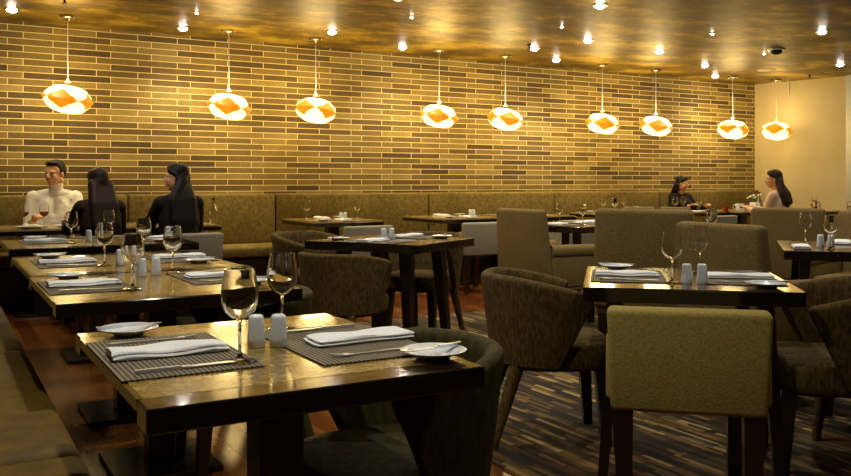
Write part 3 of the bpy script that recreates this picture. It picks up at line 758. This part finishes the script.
inst('vent', vent, (10.0, 7.85, CZ), 0, 'flat round vent on the ceiling above the last pendant lamps', 'vent')
def sprinkler():
    t = empty('sprinkler', (0, 0, 0))
    MB().lathe([(0, 0), (.028, 0), (.022, -.012), (.009, -.014), (.009, -.045), (0, -.045)], 16).build('nozzle', 'iron_plate', t)
    MB().lathe([(0, -.05), (.02, -.05), (.022, -.053), (0, -.054)], 12).build('deflector', 'iron_plate', t)
    MB().tube([(.01, 0, -.03), (.014, 0, -.05)], .003, 5).build('arm', 'iron_plate', t)
    return t
inst('sprinkler', sprinkler, (.95, 7.75, CZ), 0, 'dark sprinkler head above the first pendant lamp', 'sprinkler', 'ceiling sprinklers')
inst('sprinkler', sprinkler, (5.83, 7.75, CZ), 0, 'dark sprinkler head left of the downlight by the fifth pendant', 'sprinkler', 'ceiling sprinklers')
inst('sprinkler', sprinkler, (11.0, 7.9, CZ), 0, 'dark sprinkler head by the cream wall', 'sprinkler', 'ceiling sprinklers')

# added fill spots without fixtures, brightening the near tables and the room beyond
for x, y, e in ((.55, 1.75, 85), (.9, 3.6, 80), (1.0, 6.4, 80), (2.6, 5.1, 80), (2.75, 3.4, 60), (4.6, 3.6, 85), (4.9, 5.9, 80), (5.6, 2.6, 50), (2.9, 1.9, 36), (6.8, 4.6, 80), (9.3, 5.2, 80), (1.3, .4, 30)):
    spot(x, y, e, 130, col=(1, .90, .70))
#PEOPLE_BEGIN
# ------------------------------------------------------------------ the guests
def hand(mb, wr, f, side, k):
    """palm, four bent fingers and a thumb; f = direction of the forearm, side = +1 left hand"""
    f = f.normalized(); s_ = V(0, 0, 1).cross(f).normalized() * side; u = f.cross(s_) * side
    if u.z < 0: u = -u
    mb.cap(wr, wr + f * .03 * k, .026 * k, .028 * k)
    rot = Matrix((f, s_, u)).transposed()
    mb.ell(wr + f * .065 * k, (.046 * k, .038 * k, .017 * k), rot)
    for i, (o_, l_) in enumerate(((-.027, .90), (-.009, 1.0), (.009, .95), (.026, .75))):
        a = wr + f * .098 * k + s_ * o_ * k; b_ = a + (f * .036 - u * .008) * k * l_; c_ = b_ + (f * .022 - u * .022) * k * l_; d_ = c_ + (f * .006 - u * .018) * k * l_
        mb.cap(a - f * .02 * k, b_, .0095 * k, .0088 * k, 8); mb.cap(b_, c_, .0088 * k, .008 * k, 8); mb.cap(c_, d_, .008 * k, .0072 * k, 8)
    a = wr + (f * .04 - s_ * .03) * k; b_ = a + (f * .03 - s_ * .028 - u * .006) * k; mb.cap(a, b_, .012 * k, .0105 * k, 8); mb.cap(b_, b_ + (f * .028 - s_ * .004 - u * .008) * k, .0105 * k, .009 * k, 8)
def person(name_label, loc, deg, hyaw, hpitch, k, skin, cloth, legs, hair, style, wrists, lean=0, group=None, smile=False):
    t = empty('person', (*loc, 0), R(deg), name_label, 'person', group)
    q = lambda x, y, z: V(x + lean * max(0, z - .55), y * k, .46 + (z - .46) * k)
    hipL, chest = q(0, 0, .565), q(-.01, 0, .86)
    rm = (('REMESH', dict(mode='VOXEL', voxel_size=.0065, use_smooth_shade=True)), ('SMOOTH', dict(factor=.5, iterations=4)))
    sh = {s_: q(-.015, s_ * (.175 if style == 'short' else .155), .975) for s_ in (1, -1)}
    wr = {s_: V(*wrists[0 if s_ > 0 else 1]) for s_ in (1, -1)}
    el_ = {}
    for s_ in (1, -1):
        mid = (sh[s_] + wr[s_]) / 2; d_ = (wr[s_] - sh[s_]).length; ua = .29 * k
        drop = math.sqrt(max(ua * ua - (d_ / 2) ** 2, .001)); el_[s_] = mid + V(-.35, s_ * (.2 if style == 'short' else .4), -.82).normalized() * drop
    def torso(mb, g, arms=True, neck=True):
        mb.ell(hipL, (.125 + g, .165 * k + g, .10 + g)); mb.cap(q(-.005, 0, .62), q(-.01, 0, .76), .115 * k + g, .11 * k + g)
        for s_ in (-1, 1):
            mb.cap(q(0, s_ * .05, .60), q(-.01, s_ * .045, .80), .105 * k + g, .105 * k + g); mb.cap(q(-.01, s_ * .06, .80), q(-.015, s_ * .065, .90), .105 * k + g, .095 * k + g)
            mb.cap(q(-.015, s_ * .04, .93), sh[s_] - V(0, s_ * .02, .01), .075 * k + g, .055 * k + g)
            mb.cap(q(-.01, s_ * .02, 1.0), q(-.015, s_ * .12, .985), .05 * k + g, .045 * k + g)
            if style != 'short': mb.ell(q(.075, s_ * .07, .86), (.055 + g, .06 + g, .06 + g))
            if arms:
                mb.cap(sh[s_], el_[s_], .052 * k + g, .040 * k + g); e2 = el_[s_] + (wr[s_] - el_[s_]) * (.93 if g else 1)
                mb.cap(el_[s_], e2, .041 * k + g, .027 * k + g)
    def thighs(mb, g, foot=True):
        mb.ell(q(0, 0, .55), (.125 + g, .165 * k + g, .088 + g))
        for s_ in (-1, 1):
            kn, an = q(.42, s_ * .10, .50), q(.40, s_ * .11, .10)
            mb.cap(q(.02, s_ * .085, .54), kn, .082 * k + g, .055 * k + g); mb.cap(kn, an, .053 * k + g, .036 * k + g)
            if foot: mb.cap(V(an.x, an.y, .05), V(an.x + .12, an.y, .035), .036, .028)
    hc = q(.025, 0, 1.185) + V(lean * .05, 0, 0)
    Hm = Matrix.Rotation(R(hyaw), 3, 'Z') @ Matrix.Rotation(R(hpitch), 3, 'Y')
    h = lambda x, y, z: hc + Hm @ (V(x, y, z) * k)
    he = lambda mb, c, r, sub=3: mb.ell(h(*c), tuple(a * k for a in r), Hm, sub)
    mb = MB(); torso(mb, 0); thighs(mb, 0)
    mb.cap(q(-.01, 0, .99), h(-.018, 0, -.06), .052 * k, .050 * k)
    he(mb, (-.012, 0, .035), (.095, .073, .088)); he(mb, (.020, 0, -.025), (.068, .060, .080)); he(mb, (.045, 0, -.085), (.032, .032, .024))
    he(mb, (.068, 0, .022), (.022, .050, .016)); he(mb, (.066, 0, -.055), (.022, .028, .016))
    for s_ in (-1, 1):
        he(mb, (.060, s_ * .034, -.02), (.022, .020, .024)); he(mb, (-.005, s_ * .076, -.005), (.018, .010, .030), 2); he(mb, (-.02, s_ * .045, -.06), (.04, .025, .03))
    mb.cap(h(.084, 0, .012), h(.106, 0, -.022), .009 * k, .013 * k); he(mb, (.094, 0, -.026), (.016, .019, .010), 2)
    mb.cap(h(.086, -.018, -.052), h(.086, .018, -.052), .006 * k, .006 * k)
    for s_ in (1, -1): hand(mb, wr[s_], wr[s_] - el_[s_], s_, k)
    mb.build('body', skin, t, angle=180, mods=rm)
    mb = MB(); torso(mb, .012)
    if style == 'short' or cloth == 'cream_knit': mb.cap(q(-.01, 0, 1.0), h(-.022, 0, -.095), .060 * k, .060 * k)
    mb.build('sweater' if cloth == 'cream_knit' else 'jacket', cloth, t, angle=180, mods=rm)
    mb = MB(); thighs(mb, .010, False); mb.build('trousers', legs, t, angle=180, mods=rm)
    for s_ in (-1, 1):
        an = q(.40, s_ * .11, .10); MB().cap((an.x - .02, an.y, .052), (an.x + .13, an.y, .046), .042, .036).build('shoe', 'black_plastic', t)
        for z_, m_, r_, n_ in ((0, 'eye_white', .0125, 'eye'),):
            e_ = MB(); he(e_, (.080, s_ * .030, .004), (.009, .011, .006), 2); eo = e_.build('eye', 'eye_white', t)
            e_ = MB(); he(e_, (.0875, s_ * .030, .004), (.003, .004, .0045), 2); e_.build('pupil', 'hair_black', eo)
            e_ = MB(); e_.cap(h(.089, s_ * .016, .022), h(.080, s_ * .044, .024), .0026 * k, .002 * k, 6); e_.build('eyebrow', hair, t)
    mb = MB()
    if smile: he(mb, (.090, 0, -.053), (.007, .021, .008)); mb.build('teeth', 'teeth', t)
    mb = MB(); mb.cap(h(.0915, -.018, -.0475 if smile else -.050), h(.0915, .018, -.0475 if smile else -.050), .0042 * k, .0042 * k, 8); mb.cap(h(.089, -.016, -.062), h(.089, .016, -.062), .0045 * k, .0045 * k, 8); mb.build('lips', 'lip', t)
    mb = MB()
    if style == 'short':
        he(mb, (-.024, 0, .060), (.092, .077, .074)); he(mb, (-.045, 0, .025), (.072, .079, .070))
        he(mb, (.030, 0, .100), (.052, .060, .026))
        for s_ in (-1, 1): he(mb, (-.004, s_ * .070, .040), (.026, .010, .036))
    else:
        he(mb, (-.016, 0, .056), (.094, .081, .078)); he(mb, (-.055, 0, .0), (.062, .080, .090)); he(mb, (.030, 0, .088), (.050, .062, .034))
        for s_ in (-1, 1):
            mb.cap(h(.050, s_ * .050, .068), h(-.012, s_ * .074, .03), .020 * k, .020 * k); mb.cap(h(-.012, s_ * .074, .03), h(-.045, s_ * .078, -.10), .020 * k, .026 * k)
        dn = 1.0 if style == 'long' else .3
        for s_ in (-1.5, -1, -.5, 0, .5, 1, 1.5):
            a = h(-.055, s_ * .042, -.02); b_ = q(-.10, s_ * .050, 1.0); c_ = q(-.125, s_ * .052, .93 - .10 * dn); d_ = q(-.125, s_ * .030, .93 - (.24 + .03 * math.cos(s_ * 2)) * dn)
            mb.cap(a, b_, .052 * k, .046 * k); mb.cap(b_, c_, .046 * k, .038 * k); mb.cap(c_, d_, .038 * k, .018 * k)
    mb.build('hair', hair, t, angle=180, mods=(('REMESH', dict(mode='VOXEL', voxel_size=.006, use_smooth_shade=True)), ('SMOOTH', dict(factor=.5, iterations=5))))
    return t
tw = .80
person('smiling man in a cream turtleneck sweater sitting on the banquette at left', (.98, 8.70), -98, -32, 4, 1.04, 'skin_light', 'cream_knit', 'dark_denim', 'hair_black', 'short', ((.34, .16, tw), (.31, -.16, tw)), smile=True)
person('woman with long dark hair seen from behind, sitting opposite the man', (1.15, 7.14), 98, 12, 0, .93, 'skin_tan', 'brown_cloth', 'black_cloth', 'hair_brown', 'long', ((.48, .14, tw), (.46, -.15, tw)), lean=.12)
person('woman in black sitting in profile, long black hair, face turned to the left', (1.76, 7.14), 96, 60, 0, .98, 'skin_light', 'black_cloth', 'black_cloth', 'hair_black', 'long', ((.48, .12, tw), (.45, -.16, tw)), lean=.06)
person('woman in black with dark hair on the banquette near the far corner', (9.24, 8.70), -97, 24, 4, .90, 'skin_tan', 'black_cloth', 'black_cloth', 'hair_black', 'long', ((.33, .15, tw), (.31, -.14, tw)))
person('woman in a beige jacket with long brown hair, facing left by the cream wall', (9.12, 6.98), 104, 36, 0, .98, 'skin_light', 'beige_cloth', 'dark_denim', 'hair_brown', 'mid', ((.36, .06, tw), (.32, -.12, tw)), lean=.06)
#PEOPLE_END

w = bpy.data.worlds.new('world'); sc.world = w; w.use_nodes = True
w.node_tree.nodes['Background'].inputs[0].default_value = (.9, .75, .5, 1); w.node_tree.nodes['Background'].inputs[1].default_value = .02

cam = bpy.data.cameras.new('camera'); co = bpy.data.objects.new('camera', cam); COL.objects.link(co); sc.camera = co
cam.sensor_width = 36; cam.lens = 850 / 851 * 36; cam.shift_y = -55.5 / 851; cam.clip_start = .05
co.location = (0, 0, 1.135); co.rotation_euler = (R(90), 0, R(-30))
vs_ = sc.view_settings; vs_.view_transform = 'Standard'; vs_.look = 'None'; vs_.gamma = 1; vs_.use_curve_mapping = False; vs_.exposure = 0.0
sc.cycles.use_denoising = True; sc.cycles.max_bounces = 10; sc.cycles.transmission_bounces = 10; sc.cycles.sample_clamp_indirect = 4; sc.cycles.caustics_refractive = False; sc.cycles.caustics_reflective = False
